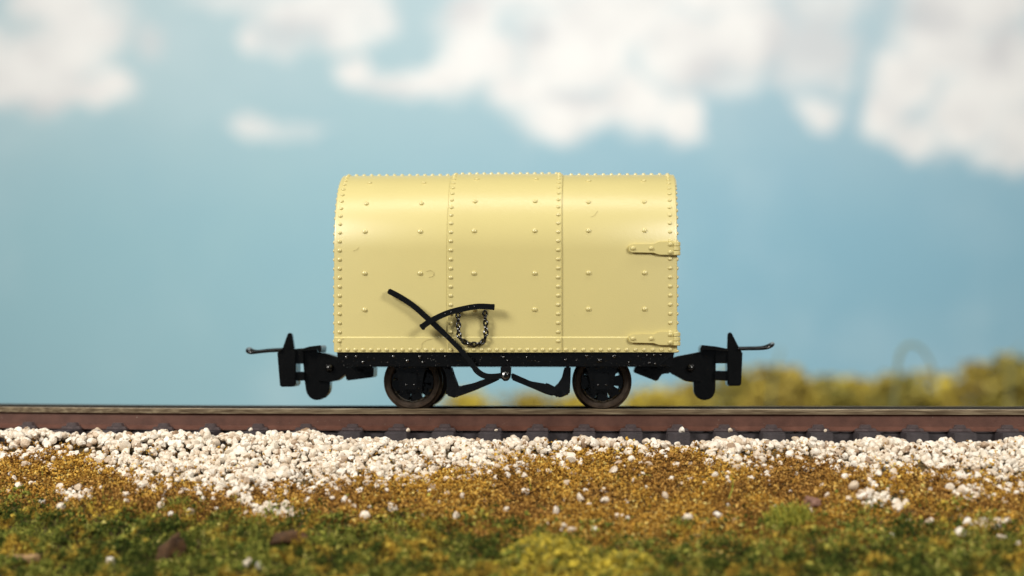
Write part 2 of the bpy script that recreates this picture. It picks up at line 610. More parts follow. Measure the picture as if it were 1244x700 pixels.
# heaped stones leaning on the sleeper ends
N = 2600
x2 = rng.uniform(-9, 9, N); t2 = rng.uniform(-0.34, -0.10, N)
hp = lump(x2 * 1.7, 3 + 0 * x2)
kp = (hp > rng.uniform(-0.3, 0.5, N))
x2, t2, hp = x2[kp], t2[kp], hp[kp]
y2 = t2 + axis_y(x2)
me = scatter_mesh('ballast_heap', rocks, np.stack([x2, y2, ground_z(x2, y2) + 0.05 + 0.055 * np.clip(hp, 0, 1) + 0.07 * np.clip((-1.2 - x2) / 1.6, 0, 1) + rng.uniform(0, 0.03, len(x2))], -1),
                  np.clip(rng.lognormal(np.log(0.042), 0.22, len(x2)), 0.025, 0.07), sharp=32)
tag(link_mesh('ballast', me, M['stone']), kind='stuff')

# single stones that rolled on to the sleeper ends and chairs
N = 7
x2 = 0.06 + (rng.integers(-12, 13, N) + 0.5) * SL_P + rng.uniform(-.12, .12, N); t2 = rng.uniform(-0.06, 0.0, N)
y2 = t2 + axis_y(x2)
me = scatter_mesh('ballast_stray', rocks, np.stack([x2, y2, np.full(N, -0.248)], -1), np.clip(rng.lognormal(np.log(0.034), 0.3, N), 0.018, 0.06), sharp=32)
tag(link_mesh('ballast', me, M['stone']), kind='stuff')

# golden brown flock
crumbs = crumb_variants(10, 5)
N = 270000
x = rng.uniform(-8.2, 8.2, N); t = rng.uniform(-3.2, -0.22, N)
y = t + axis_y(x)
z, px, py, wb, gb = fields(x, y)
clump = lump(x * 3.1, y * 3.7)
keep = (py > wb - 4 + rng.normal(0, 4, N)) & (py < gb + rng.normal(0, 1, N) * np.where(px > 560, 20, 9)) & (in_patch(px, py) < rng.uniform(0.0, 0.9, N))
keep |= (rng.random(N) < 0.05) & (py < wb) & (clump > 0.0)
x, y, z, clump = x[keep], y[keep], z[keep], clump[keep]
fine = lump(x * 9.0, y * 11.0)
h = np.where(py[keep] < wb[keep] - 8, 0.045, 0) + rng.random(len(x)) ** 1.2 * (0.035 + 0.055 * np.clip(clump + 0.3, 0, 1) + 0.05 * np.clip(fine, 0, 1))
me = scatter_mesh('brown_turf', crumbs, np.stack([x, y, z + h], -1), np.clip(rng.lognormal(np.log(0.0100), 0.38, len(x)), 0.005, 0.026), smooth_f=False)
tag(link_mesh('brown_turf', me, M['brown']), kind='stuff')

# green flock and fibres
def moss_h(x, y):
    a = lump(x * 3.4, y * 4.1); b = lump(x * 8.3 + 2, y * 9.1)
    return 0.02 + 0.15 * np.clip(a + 0.3, 0, 1) + 0.06 * np.clip(b + 0.2, 0, 1)
def green_keep(px, py, gb, m):
    return py > gb + m + rng.normal(0, 1, len(px)) * np.where(px > 560, 18, 10)
N = 80000
x = rng.uniform(-8.6, 8.6, N); t = rng.uniform(-4.6, -1.2, N)
y = t + axis_y(x)
z, px, py, wb, gb = fields(x, y)
keep = green_keep(px, py, gb, 0)
x, y, z = x[keep], y[keep], z[keep]
h = rng.random(len(x)) ** 0.8 * moss_h(x, y)
me = scatter_mesh('green_turf', crumbs, np.stack([x, y, z + h], -1), np.clip(rng.lognormal(np.log(0.016), 0.4, len(x)), 0.007, 0.04), smooth_f=False)
tag(link_mesh('green_turf', me, M['green']), kind='stuff')
blades = blade_variants(10, 9)
N = 130000
x = rng.uniform(-8.6, 8.6, N); t = rng.uniform(-4.6, -1.0, N)
y = t + axis_y(x)
z, px, py, wb, gb = fields(x, y)
keep = green_keep(px, py, gb, 4)
keep |= (rng.random(N) < 0.006) & (py > wb)
x, y, z = x[keep], y[keep], z[keep]
me = scatter_mesh('green_grass', blades, np.stack([x, y, z + moss_h(x, y) * rng.uniform(0.2, 1.0, len(x))], -1), rng.uniform(0.035, 0.105, len(x)), rot=tilt_rot(len(x), 1.1))
tag(link_mesh('green_grass', me, M['green']), kind='stuff')

# ------------------------------------------------------------------ loose pebbles
PEB = [(30, 569, 1.0), (13, 580, .9), (17, 586, .8), (23, 594, .9), (38, 592, .9), (29, 586, .7), (73, 597, 1.2), (84, 604, .9), (95, 597, 1.1),
       (98, 610, 1.1), (52, 614, 1.0), (110, 600, .8), (206, 598, 1.0), (220, 603, .9), (245, 612, 1.0), (207, 629, .9), (46, 633, .8), (263, 623, .8),
       (374, 612, 1.0), (553, 633, 1.2), (616, 625, 1.1), (543, 604, .9), (562, 607, 1.1), (617, 582, 1.1), (604, 571, .9), (404, 609, .7), (470, 600, .7),
       (706, 564, .8), (666, 577, 1.0), (688, 591, 1.0), (637, 582, .9), (638, 602, 1.0), (839, 586, .9), (868, 583, 1.1), (675, 625, 1.1),
       (705, 610, 1.1), (736, 614, 1.3), (808, 607, 1.1), (684, 644, 1.0), (816, 586, .8), (885, 590, .8), (884, 578, .6), (1026, 583, 1.0), (1031, 611, 1.0),
       (1154, 597, 1.2), (1166, 603, 1.2), (1104, 640, 1.0), (1175, 640, 1.0), (1200, 640, 1.1), (1222, 639, 1.1), (1083, 656, 1.1), (1217, 658, 1.1),
       (1236, 666, 1.0), (1005, 606, .8), (1130, 600, .9), (1235, 604, 1.0), (1128, 640, 1.2), (755, 632, .7), (480, 640, .7), (300, 690, 1.1)]
BIG = [(75, 622, 1.5, 'large cream pebble at the edge of the green turf, left of the others'),
       (231, 628, 1.5, 'cream pebble on the brown turf just left of the white stone patch'),
       (134, 692, 1.6, 'blurred cream pebble at the bottom edge among green grass, left of the brown bark lumps'),
       (204, 669, 1.1, 'blurred cream pebble beside the upright brown bark lump'),
       (444, 633, 1.45, 'wide cream pebble lying alone where brown turf meets green below the brake lever'),
       (694, 563, 1.45, 'tall cream pebble standing just below the ballast edge, under the right pair of wheels'),
       (745, 577, 1.2, 'upright narrow cream pebble on the brown turf below the right wheel'),
       (695, 650, 1.25, 'cream pebble at the top of the yellow moss patch in the foreground'),
       (835, 634, 1.2, 'cream pebble beside a dark green tuft below the right coupler'),
       (1166, 654, 1.6, 'large cream pebble in the green grass at right, lowest of its cluster'),
       (1037, 597, 1.6, 'large pinkish cream pebble right of the yellow green tuft'),
       (315, 693, 1.3, 'blurred cream pebble at the bottom edge below the dark brown lump')]
pebs = []
def make_pebble(px, py, s, label, group, src=None):
    p = on_ground(px, py)
    if src is None or len(pebs) < 8:
        Vr, Tr = rocks[len(pebs) % len(rocks)]
        me = bpy.data.meshes.new('pebble')
        me.from_pydata((Vr * 0.05).tolist(), [], Tr.tolist())
        o = link_mesh('pebble', me, M['stone'], None, 32)
    else:
        o = pebs[len(pebs) % 8].copy()
        COL.objects.link(o)
    o.location = (p.x, p.y, p.z + 0.028 + 0.016 * s)
    o.scale = (s * random.uniform(.9, 1.15), s * random.uniform(.9, 1.1), s * random.uniform(.8, 1.05))
    o.rotation_euler = (random.uniform(0, 6), random.uniform(0, 6), random.uniform(0, 6))
    for k in ('label', 'category', 'group'):
        if k in o: del o[k]
    tag(o, label, 'pebble', group)
    pebs.append(o)
for i, (px, py, s) in enumerate(PEB):
    make_pebble(px, py, s, 'small cream pebble lying loose on the turf below the ballast bed', 'small loose pebbles on the turf', 1)
for px, py, s, lab in BIG:
    make_pebble(px, py, s, lab, 'large loose pebbles on the turf')

# bark lumps, chips, tufts, strands
def lump_thing(name, px, py, size, mat, label, cat, seed, up=0.3):
    p = on_ground(px, py)
    Vr, Tr = rock_variants(1, 3, 0.55, seed)[0]
    Vr = Vr * np.array(size)
    me = bpy.data.meshes.new(name)
    me.from_pydata(Vr.tolist(), [], Tr.tolist())
    o = link_mesh(name, me, mat, None, 180)
    o.location = (p.x, p.y, p.z + size[2] * up + 0.04)
    return tag(o, label, cat)
lump_thing('bark_lump', 352, 666, (.26, .12, .13), M['bark'], 'wide dark brown bark lump in the green turf below the left coupler', 'bark', 21)
o = lump_thing('bark_lump', 208, 682, (.13, .10, .20), M['bark'], 'upright reddish brown bark lump at the bottom edge, beside a cream pebble', 'bark', 33)
o.rotation_euler = (0, R(28), 0)
o = lump_thing('bark_chip', 36, 685, (.19, .08, .05), M['tan'], 'flat tan bark chip in the green turf at the bottom left corner', 'bark', 41)
o.rotation_euler = (0, R(6), R(8))
o = lump_thing('stone', 985, 617, (.13, .09, .075), M['red'], 'pinkish brown stone lying beside the yellow green tuft', 'stone', 52)

def tuft(name, px, py, n, h, spread, mat, label, cat, tilt=0.6):
    p = on_ground(px, py)
    a = rng.uniform(0, 2 * np.pi, n); r_ = np.sqrt(rng.random(n)) * spread
    X = p.x + np.cos(a) * r_ * 1.4; Y = p.y + np.sin(a) * r_
    pos = np.stack([X, Y, ground_z(X, Y) + 0.005], -1) - np.array([p.x, p.y, p.z])
    me = scatter_mesh(name, blades, pos, rng.uniform(0.5, 1.0, n) * h * (1.1 - 0.5 * r_ / spread), rot=tilt_rot(n, tilt))
    o = link_mesh(name, me, mat)
    o.location = p
    return tag(o, label, cat)
tuft('grass_tuft', 957, 636, 500, 0.26, 0.20, M['limeg'], 'bright yellow green grass tuft beside the pinkish brown stone', 'grass tuft')
tuft('grass_tuft', 826, 642, 160, 0.15, 0.12, M['green'], 'dark green tuft next to a cream pebble below the right coupler', 'grass tuft')
tuft('grass_tuft', 214, 618, 200, 0.16, 0.13, M['green'], 'small green tuft on the brown turf at left', 'grass tuft')

def moss(px, py, rx, ry, n, label):
    p = on_ground(px, py)
    a = rng.uniform(0, 2 * np.pi, n); r_ = rng.random(n) ** 0.9
    X = p.x + np.cos(a) * r_ * rx; Y = p.y + np.sin(a) * r_ * ry
    dome = (1 - r_) * 0.13
    pos = np.stack([X, Y, ground_z(X, Y) + 0.05 + dome * rng.uniform(0.2, 1.3, n) + 0.05 * lump(X * 4, Y * 4) * (1 - r_)], -1) - np.array([p.x, p.y, p.z])
    me = scatter_mesh('moss_clump', crumbs, pos, np.clip(rng.lognormal(np.log(0.022), 0.4, n), 0.01, 0.05), smooth_f=False)
    o = link_mesh('moss_clump', me, M['yellow'])
    o.location = p
    return tag(o, label, 'moss')
moss(672, 684, .62, .46, 1300, 'broad yellow moss clump in the foreground, left of a smaller brighter one')
moss(752, 697, .42, .34, 1000, 'bright yellow moss clump at the bottom edge, right of the broader one')

def strand(name, pts, r, label, cat='straw', mat='straw'):
    """pts are offsets (x, y, z) from the root, which is a world point"""
    root, offs = pts
    bm = bmesh.new()
    P = spline([Vector(q) for q in offs], 5)
    n = len(P)
    add_tube(bm, P, [r * (1 - 0.6 * i / (n - 1)) for i in range(n)], 6)
    o = bm_obj(name, bm, M[mat], None, 60)
    o.location = root
    return tag(o, label, cat)
g = lambda px, py: on_ground(px, py) + Vector((0, 0, .03))
strand('straw_strand', (g(478, 536), [(0, 0, 0), (.02, -.02, .09), (.06, -.02, .13), (.10, -.03, .10)]), .007, 'thin straw strand arching over the ballast against the rail, below the left wheel')
strand('straw_strand', (g(938, 536), [(0, 0, 0), (-.01, 0, .08), (-.03, 0, .15)]), .010, 'short upright yellow strand standing in the ballast below the right coupler')
strand('straw_strand', (g(884, 612), [(0, 0, 0), (.05, .02, .12), (.06, .02, .22), (.03, .02, .30)]), .010, 'pale green strand standing on the brown turf right of centre', mat='limeg')
strand('straw_strand', (g(996, 556), [(0, 0, 0), (-.03, 0, .08), (-.04, 0, .13)]), .006, 'dark thin strand lying on the ballast at right', mat='stem')
strand('straw_strand', (g(852, 652), [(0, 0, 0), (.03, 0, .10), (.12, 0, .16), (.2, -.02, .12)]), .009, 'bent straw strand on the green turf below the right coupler')
strand('straw_strand', (g(645, 598), [(0, 0, 0), (-.01, 0, .07), (-.02, 0, .13)]), .007, 'short green strand upright on brown turf below the brake pivot', mat='limeg')

# ------------------------------------------------------------------ railway track
track = thing('railway_track', 'model railway track with rust brown rails on dark grey sleepers in cream ballast', 'railway track', (WC.x, WC.y, 0), 0)
GA = 0.59
xs_p = np.arange(-9.5, 9.51, 0.19)
def track_frame(x):
    """centre line point and lateral unit vector at world x"""
    yc = 1.0 + float(axis_y(x)); e = 0.01
    dy = (float(axis_y(x + e)) - float(axis_y(x - e))) / (2 * e)
    tn = Vector((1, dy, 0)).normalized()
    return Vector((x, yc, 0)), Vector((-tn.y, tn.x, 0)), tn
SEC = [(-.105, -.270), (-.105, -.255), (-.022, -.215), (-.020, -.085), (-.050, -.066), (-.054, -.012), (-.044, 0.0),
       (.044, 0.0), (.054, -.012), (.050, -.066), (.020, -.085), (.022, -.215), (.105, -.255), (.105, -.270)]
for s in (-1, 1):
    bm = bmesh.new()
    prev = None
    for x in xs_p:
        c, lat, tn = track_frame(x)
        c = c + lat * (s * GA) - Vector((WC.x, WC.y, 0))
        ring = [bm.verts.new(c + lat * u + Vector((0, 0, z))) for u, z in SEC]
        if prev:
            n = len(ring)
            for k in range(n):
                f = bm.faces.new((prev[k], prev[(k + 1) % n], ring[(k + 1) % n], ring[k]))
                f.material_index = 1 if 4 <= k <= 8 else 0
        prev = ring
    bm_obj('rail', bm, [M['railp'], M['rails'] if s < 0 else M['raild']], track, 30)

def box_bm(bm, x0, x1, y0, y1, z0, z1, bev=0.006, taper=0.0):
    add_prism(bm, [(x0, y0, z0), (x1, y0, z0), (x1 - taper, y0, z1), (x0 + taper, y0, z1)], y1 - y0, bev)
bm = bmesh.new(); box_bm(bm, -.14, .14, -1.07, 1.07, -.47, -.274, .010)
me_sl = bpy.data.meshes.new('sleeper'); bmesh.ops.recalc_face_normals(bm, faces=bm.faces); bm.to_mesh(me_sl); bm.free()
me_sl.materials.append(M['sleeper'])
def chair_bm(s):
    bm = bmesh.new()
    box_bm(bm, -.135, .135, -.165, -.107, -.273, -.232, .006, .012)
    box_bm(bm, -.075, .075, -.148, -.060, -.233, -.188, .004, .018)
    box_bm(bm, -.085, .085, .060, .150, -.272, -.192, .006, .03)
    box_bm(bm, -.09, .09, -.140, .140, -.2738, -.2706, 0)
    bmesh.ops.recalc_face_normals(bm, faces=bm.faces)
    me = bpy.data.meshes.new('rail_chair'); bm.to_mesh(me); bm.free()
    me.materials.append(M['chair'])
    return me
me_ch = chair_bm(1)
for s in (-1, 1):
    bm = bmesh.new(); prev = None
    for x in xs_p:
        c, lat, tn = track_frame(x)
        c = c + lat * (s * GA) - Vector((WC.x, WC.y, 0))
        ring = [bm.verts.new(c + lat * u + Vector((0, 0, z))) for u, z in ((-.07, -.46), (-.07, -.292), (.07, -.292), (.07, -.46))]
        if prev:
            for k in range(4):
                bm.faces.new((prev[k], prev[(k + 1) % 4], ring[(k + 1) % 4], ring[k]))
        prev = ring
    bm_obj('sleeper_web', bm, M['sleeper'], track, 30)
k0 = int(-9.2 / SL_P)
for k in range(k0, -k0 + 1):
    x = 0.06 + (k + 0.5) * SL_P
    c, lat, tn = track_frame(x)
    o = bpy.data.objects.new('sleeper', me_sl); COL.objects.link(o)
    o.parent = track
    o.location = c - Vector((WC.x, WC.y, 0))
    o.rotation_euler = (0, 0, math.atan2(tn.y, tn.x))
    for s in (-1, 1):
        h = bpy.data.objects.new('rail_chair', me_ch); COL.objects.link(h)
        h.parent = o
        h.location = (0, s * GA, 0)
        h.rotation_euler = (0, 0, 0 if s < 0 else math.pi)

# ------------------------------------------------------------------ wagon
wagon = thing('goods_wagon', 'cream riveted box van with arched roof and black four wheel chassis on the track', 'goods wagon', WC, YAW)

ZB, ZC, RR = 0.698, 1.935, 1.0
xl = wl(405.6, 380, -1).x
xr = wl(822.8, 380, -1).x
LED = 0.885

def profile(off=0.0, inset=0.0, nseg=56, zb=ZB):
    pts = []
    o = off - inset
    pts.append((-(1 + o + 0.016), zb + inset))
    pts.append((-(1 + o + 0.016), LED - 0.012))
    pts.append((-(1 + o), LED + 0.002))
    for i in range(nseg + 1):
        a = math.pi * i / nseg
        pts.append((-(1 + o) * math.cos(a), ZC + (1 + o) * math.sin(a)))
    pts.append((1 + o, LED + 0.002))
    pts.append((1 + o + 0.016, LED - 0.012))
    pts.append((1 + o + 0.016, zb + inset))
    return pts

def shell(bm, rings):
    prev = None; first = None
    for x, pr in rings:
        ring = [bm.verts.new((x, a, b)) for a, b in pr]
        if prev:
            n = len(ring)
            for k in range(n):
                bm.faces.new((prev[k], prev[(k + 1) % n], ring[(k + 1) % n], ring[k]))
        else:
            first = ring
        prev = ring
    bm.faces.new(list(reversed(first))); bm.faces.new(prev)

def solve_phi(py):
    """roof angle (0 at the eaves line, 90 deg at the ridge) whose point shows at row py on the near side; below the eaves returns z"""
    best = None
    for i in range(0, 900):
        a = math.pi / 2 * i / 900
        p = WM @ Vector((0, -math.cos(a), ZC + math.sin(a)))
        q = project(*p)[1]
        if q <= py:
            return ('roof', a)
    return ('roof', R(84))

def surf(px, py, off=0.0):
    """point and normal on the near side of the body shown at px, py"""
    zed = wl(px, py, -1).z
    if zed <= ZC:
        led = 0.016 if zed < LED else 0
        p = wl(px, py, -1 - off - led)
        return p, Vector((0, -1, 0))
    a = solve_phi(py)[1]
    yy = -(1 + off) * math.cos(a)
    p = wl(px, py, yy)
    p.z = ZC + (1 + off) * math.sin(a)
    return p, Vector((0, -math.cos(a), math.sin(a)))

POFF = 0.017
bm = bmesh.new()
shell(bm, [(xl, profile(0, .018)), (xl + .008, profile(0, .005)), (xl + .02, profile()), (xr - .02, profile()), (xr - .008, profile(0, .005)), (xr, profile(0, .018))])

def column_points(off=0.0):
    """rivet stations up the near side and over the roof: (y, z, normal)"""
    st = []
    z = ZB + 0.135
    while z < ZC:
        led = 0.016 if z < LED else 0
        st.append((-1 - off - led, z, Vector((0, -1, 0))))
        z += 0.1105
    a = (z - ZC)
    while a < math.pi - 0.001:
        st.append((-(1 + off) * math.cos(a), ZC + (1 + off) * math.sin(a), Vector((0, -math.cos(a), math.sin(a)))))
        a += 0.1105
    z = ZC
    while z > ZB + 0.1:
        st.append((1 + off, z, Vector((0, 1, 0))))
        z -= 0.1105
    return st
rv = bm
RS, HS = 0.0235, 0.0175
for x in (wl(412.4, 380, -1).x, wl(814.2, 380, -1).x):
    for y, z, n in column_points():
        add_dome(rv, (x, y, z), n, RS, HS)
# end sheets: rivets round the edge of both ends
for xe, sx in ((xl, -1), (xr, 1)):
    for y, z, n in column_points(-0.065):
        add_dome(rv, (xe, y, z), (sx, 0, 0), 0.024, 0.019)
def row(px0, px1, n, py, off=0.0, skip_first=False, skip_last=False):
    for i in range(n + 1):
        if (i == 0 and skip_first) or (i == n and skip_last):
            continue
        p, nn = surf(px0 + (px1 - px0) * i / n, py, off)
        add_dome(rv, p, nn, RS * 0.98, HS)
        add_dome(rv, (p.x, -p.y, p.z), (0, -nn.y, nn.z), RS, HS)
row(412.4, 546, 14, 425, 0, False, True)
row(687.5, 814.2, 12, 425)
def ridge(px0, px1, n, off):
    a = R(86.5)
    for i in range(n + 1):
        px = px0 + (px1 - px0) * i / n
        q = wl(px, 212, -(1 + off) * math.cos(a))
        add_dome(rv, (q.x, -(1 + off) * math.cos(a), ZC + (1 + off) * math.sin(a)), (0, -math.cos(a), math.sin(a)), RS, 0.021)
ridge(424, 544, 13, 0); ridge(694, 811, 12, 0)
BR, BH = 0.0285, 0.021
for x0, rows_ in ((443, (222, 247, 281, 332, 376.4)), (510.4, (222, 247, 281, 332)), (715, (220.5, 246, 280.5, 331.5, 375.5)), (783.3, (220.5, 246, 280.5, 331.5, 375.5))):
    for py in rows_:
        xx = wl(x0, 332, -1).x
        p, nn = surf(x0, py)
        add_dome(rv, (xx, p.y, p.z), nn, BR, BH, 12)
        add_dome(rv, (xx, -p.y, p.z), (0, -nn.y, nn.z), BR, BH, 12)
body = bm_obj('body', bm, M['body'], wagon, 28)

# overlapping middle sheet with its own rivets
bm = bmesh.new(); rv = bm
xa = wl(543.4, 380, -1).x; xb = wl(682.2, 380, -1).x
shell(bm, [(xa, profile(POFF - .006, 0, 56, ZB - .002)), (xa + .006, profile(POFF, 0, 56, ZB - .002)), (xb - .004, profile(POFF, 0, 56, ZB - .002)), (xb, profile(POFF - .004, 0, 56, ZB - .002))])
for x in (wl(547.6, 380, -1).x, wl(678.0, 380, -1).x):
    for y, z, n in column_points(POFF):
        add_dome(rv, (x, y, z), n, RS, HS)
row(547.6, 678, 14, 425, POFF)
ridge(562, 676, 13, POFF)
for x0 in (576, 649.6):
    for py in (219.5, 246, 281, 332, 376):
        xx = wl(x0, 332, -1).x
        p, nn = surf(x0, py, POFF)
        add_dome(rv, (xx, p.y, p.z), nn, BR, BH, 12)
        add_dome(rv, (xx, -p.y, p.z), (0, -nn.y, nn.z), BR, BH, 12)
bm_obj('middle_sheet', bm, M['body'], body, 28)

# strap hinges
for cy in (302.3, 412.0):
    e = [(763.2, cy - .5), (764.6, cy - 4), (767.8, cy - 6), (794.5, cy - 5.2), (797.5, cy - 6.4), (801, cy - 8.9), (822.4, cy - 9.1),
         (822.4, cy + 7.8), (801, cy + 7.6), (797.5, cy + 5.4), (794.5, cy + 4.2), (767.8, cy + 4.8), (764.6, cy + 3)]
    bm = bmesh.new()
    base = -1.0 - (0.016 if cy > 400 else 0)
    px_prism(bm, e, base - 0.036, 0.056, 0.006)
    for a, b in ((769, cy - .5), (791.2, cy - .5), (814.4, cy - 5.4), (814.4, cy + 4.2)):
        add_dome(bm, wl(a, b, base - 0.036), (0, -1, 0), 0.026, 0.022)
    hg = bm_obj('strap_hinge', bm, M['body'], body, 14)
    for k in range(3):
        bm = bmesh.new()
        z1 = cy - 8 + k * 5.5
        c = wl(822.0, z1 + 2.5, base)
        add_lathe_y(bm, (0, 0, 0), [(0, -.026), (.038, -.026), (.045, -.019), (.045, .019), (.038, .026), (0, .026)], 20)
        for v in bm.verts:
            v.co = Vector((c.x + v.co.x, base - .018 + v.co.z, c.z + v.co.y))
        bm_obj('knuckle', bm, M['body'], hg, 35)
bm = bmesh.new()
c = wl(823.6, 426.6, -1)
add_dome(bm, (c.x - .03, -0.99, c.z), (1, 0, 0), 0.022, 0.045)
bm_obj('door_stop', bm, M['body'], body, 40)

# underframe
bm = bmesh.new()
for y0, d in ((-0.985, 0.09), (0.895, 0.09)):
    px_prism(bm, [(409.5, 427.4), (819.5, 427.4), (817, 436), (817, 445.6), (416, 445.6), (410.5, 437)], y0, d, 0.007)
xe0, xe1 = wl(413, 436, -1).x, wl(816, 436, -1).x
for x0, x1 in ((xe0, xe0 + .1), (xe1 - .1, xe1)):
    box_bm(bm, x0, x1, -.894, .894, .535, .690, .006)
under = bm_obj('underframe', bm, M['frame'], wagon, 35)
bm = bmesh.new()
box_bm(bm, xe0 + .12, xe1 - .12, -.85, .85, .60, .705, .004)
bm_obj('floor', bm, M['frame'], under, 35)
bolt_src = None
for px, py, r_ in [(421, 434, .026), (433, 433, .022), (441, 440, .024), (478, 433, .026), (495, 438.5, .030), (510, 433.5, .028), (514, 440, .022), (541, 433, .018),
                   (612, 434, .024), (617, 438, .018), (640, 434, .016), (687, 437, .018), (713, 432.5, .026), (729, 438, .030), (746, 433, .028), (764, 440, .016), (786, 431.5, .020), (795, 431.5, .020), (803, 431.5, .020),
                   (789, 441, .02), (796, 442, .02)]:
    c = wl(px, py, -.985)
    if bolt_src is None:
        bm = bmesh.new(); add_dome(bm, (0, 0, 0), (0, -1, 0), .025, .025, 8)
        b_ = bm_obj('bolt', bm, M['lever'], under, 40); bolt_src = b_
    else:
        b_ = bolt_src.copy(); COL.objects.link(b_); b_.parent = under
    b_.location = c; b_.scale = (r_ / .025,) * 3
bm = bmesh.new()
px_prism(bm, ribbon([(800, 444), (816, 430.5)], 2.2), -1.0, .03, .004)
bm_obj('corner_brace', bm, M['lever'], under, 40)

# wheels
WR, FR = 0.335, 0.368
xwl = wl(501.3, 463.5, -0.62).x
xwr = wl(731.2, 463.5, -0.62).x
def wheel(x, side, rot):
    """side -1 near, +1 far: the outer face looks away from the wagon's centre line"""
    w = bpy.data.objects.new('wheel', None); COL.objects.link(w); w.parent = wagon
    w.location = (x, side * 0.59, WR); w.rotation_euler = (0, 0, 0 if side < 0 else math.pi)
    bm = bmesh.new()
    # tyre: tread in front, flange behind (inward)
    add_lathe_y(bm, (0, 0, 0), [(.262, -.045), (.275, -.062), (.318, -.066), (.330, -.058), (WR, .030), (.345, .042), (FR, .055), (FR, .078), (.34, .088), (.262, .088), (.262, -.045)], 64)
    bm_obj('tyre', bm, M['tread'], w, 40)
    bm = bmesh.new()
    add_lathe_y(bm, (0, 0, 0), [(.268, -.035), (.235, -.045), (.235, .06), (.268, .06), (.268, -.035)], 48)
    add_lathe_y(bm, (0, 0, 0), [(0, -.075), (.05, -.075), (.085, -.06), (.09, .06), (0, .06)], 32)
    for k in range(8):
        a = rot + 2 * math.pi * k / 8
        d = Vector((math.cos(a), 0, math.sin(a))); n = Vector((-math.sin(a), 0, math.cos(a)))
        p = [d * .07 + n * .045, d * .07 - n * .045, d * .25 - n * .074, d * .25 + n * .074]
        add_prism(bm, [q + Vector((0, -.035, 0)) for q in p], .075, .010)
    bm_obj('spokes', bm, M['hub'], w, 40)
    return w
for x in (xwl, xwr):
    rt = 0.25 if x < 0 else 0.05
    wheel(x, -1, rt); wheel(x, 1, rt)
    bm = bmesh.new()
    add_tube(bm, [(x, -.84, WR), (x, -.5, WR), (x, .5, WR), (x, .84, WR)], [.03, .045, .045, .03], 14)
    bm_obj('axle', bm, M['hub'], wagon, 40)
    for s in (-1, 1):
        g_ = bpy.data.objects.new('axle_guard', None); COL.objects.link(g_); g_.parent = wagon
        g_.location = (x, 0, 0)
        # plate with its legs, and the axle box
        bm = bmesh.new()
        add_prism(bm, [(-.20, s * .86 - .02, .52), (.20, s * .86 - .02, .52), (.155, s * .86 - .02, .42), (.135, s * .86 - .02, .20), (-.135, s * .86 - .02, .20), (-.155, s * .86 - .02, .42)], .04, .006)
        box_bm(bm, -.20, .20, s * .86 - .05, s * .86 + .05, .50, .605, .004)
        bm_obj('plate', bm, M['frame'], g_, 35)
        bm = bmesh.new()
        yo = s * .90
        add_prism(bm, [(-.09, yo - .055, .25), (-.07, yo - .055, .235), (.07, yo - .055, .235), (.09, yo - .055, .25), (.095, yo - .055, .40), (.06, yo - .055, .44), (-.06, yo - .055, .44), (-.095, yo - .055, .40)], .11, .012)
        for kx in (-.05, .05):
            add_dome(bm, (kx, yo + s * .055, .30), (0, s, 0), .014, .014, 8)
        bm_obj('axle_box', bm, M['hub'], g_, 35)

# brake gear
def part_px(name, outline, y0, depth, mat='black', parent=wagon, bev=.017):
    bm = bmesh.new()
    px_prism(bm, outline, y0, depth, bev)
    return bm_obj(name, bm, M[mat], parent, 14)
LY = -1.092
lev = spline([(471.2, 353.2), (486.6, 361.3), (503.4, 372.6), (518, 385.6), (531, 397.2), (546, 411.6), (561, 427), (573, 441.5), (579.5, 451), (589, 456.8), (600, 457.6), (613, 456)], 4)
wd = [6.8 if p[0] < 540 else (5.8 if p[0] < 575 else 7.0) for p in lev]
part_px('brake_lever', ribbon(lev, wd), LY, .055, 'lever', bev=.016)
gd = spline([(511.2, 398.6), (518, 393.2), (527.5, 387.6), (544, 380.2), (563, 375.2), (581.5, 372.3), (600.8, 373.2)], 4)
guide = part_px('lever_guide', ribbon(gd, [7.8] + [6.9] * (len(gd) - 2) + [8.0]), LY - .062, .058, 'lever', bev=.008)
bm = bmesh.new()
for px, py in ((556, 377.2), (589, 372.8)):
    c = wl(px, py, -1.0)
    add_tube(bm, [(c.x, LY - .01, c.z), (c.x, -1.0, c.z)], .022, 10)
for a, b in ((541, 381.6), (548, 379), (569, 373.8), (576, 373)):
    c = wl(a, b, LY - .062); add_dome(bm, c, (0, -1, 0), .011, .012, 8)
bm_obj('stud', bm, M['lever'], guide, 40)
# chain
cp = spline([(556.4, 380.5), (557, 396), (557.5, 408), (562, 414.5), (572, 418.0), (581, 418.4), (587.5, 415), (590.3, 407), (590, 393), (589, 378)], 12)
L = [0]
for i in range(1, len(cp)):
    L.append(L[-1] + (cp[i] - cp[i - 1]).length)
nl = 17
step = L[-1] / nl
def at_len(s):
    for i in range(1, len(L)):
        if L[i] >= s:
            k = (s - L[i - 1]) / max(L[i] - L[i - 1], 1e-6)
            return cp[i - 1].lerp(cp[i], k)
    return cp[-1]
chain = bpy.data.objects.new('chain', None); COL.objects.link(chain); chain.parent = guide
bm = bmesh.new()
for i in range(nl):
    a, b = at_len(i * step), at_len((i + 1) * step)
    A, B = wl(a[0], a[1], -1.062), wl(b[0], b[1], -1.062)
    d = (B - A); ln = d.length; d.normalize()
    side = Vector((d.z, 0, -d.x)) if i % 2 == 0 else Vector((0, 1, 0))
    tw = 0.35 * (-1) ** (i // 2)
    side = (side + (Vector((0, 1, 0)) if i % 2 == 0 else Vector((d.z, 0, -d.x))) * tw).normalized()
    c = (A + B) / 2
    pts = []
    for k in range(12):
        an = 2 * math.pi * k / 12
        pts.append(c + d * (math.cos(an) * (ln * .60)) + side * (math.sin(an) * .024))
    add_tube(bm, pts, .0135, 6, closed=True)
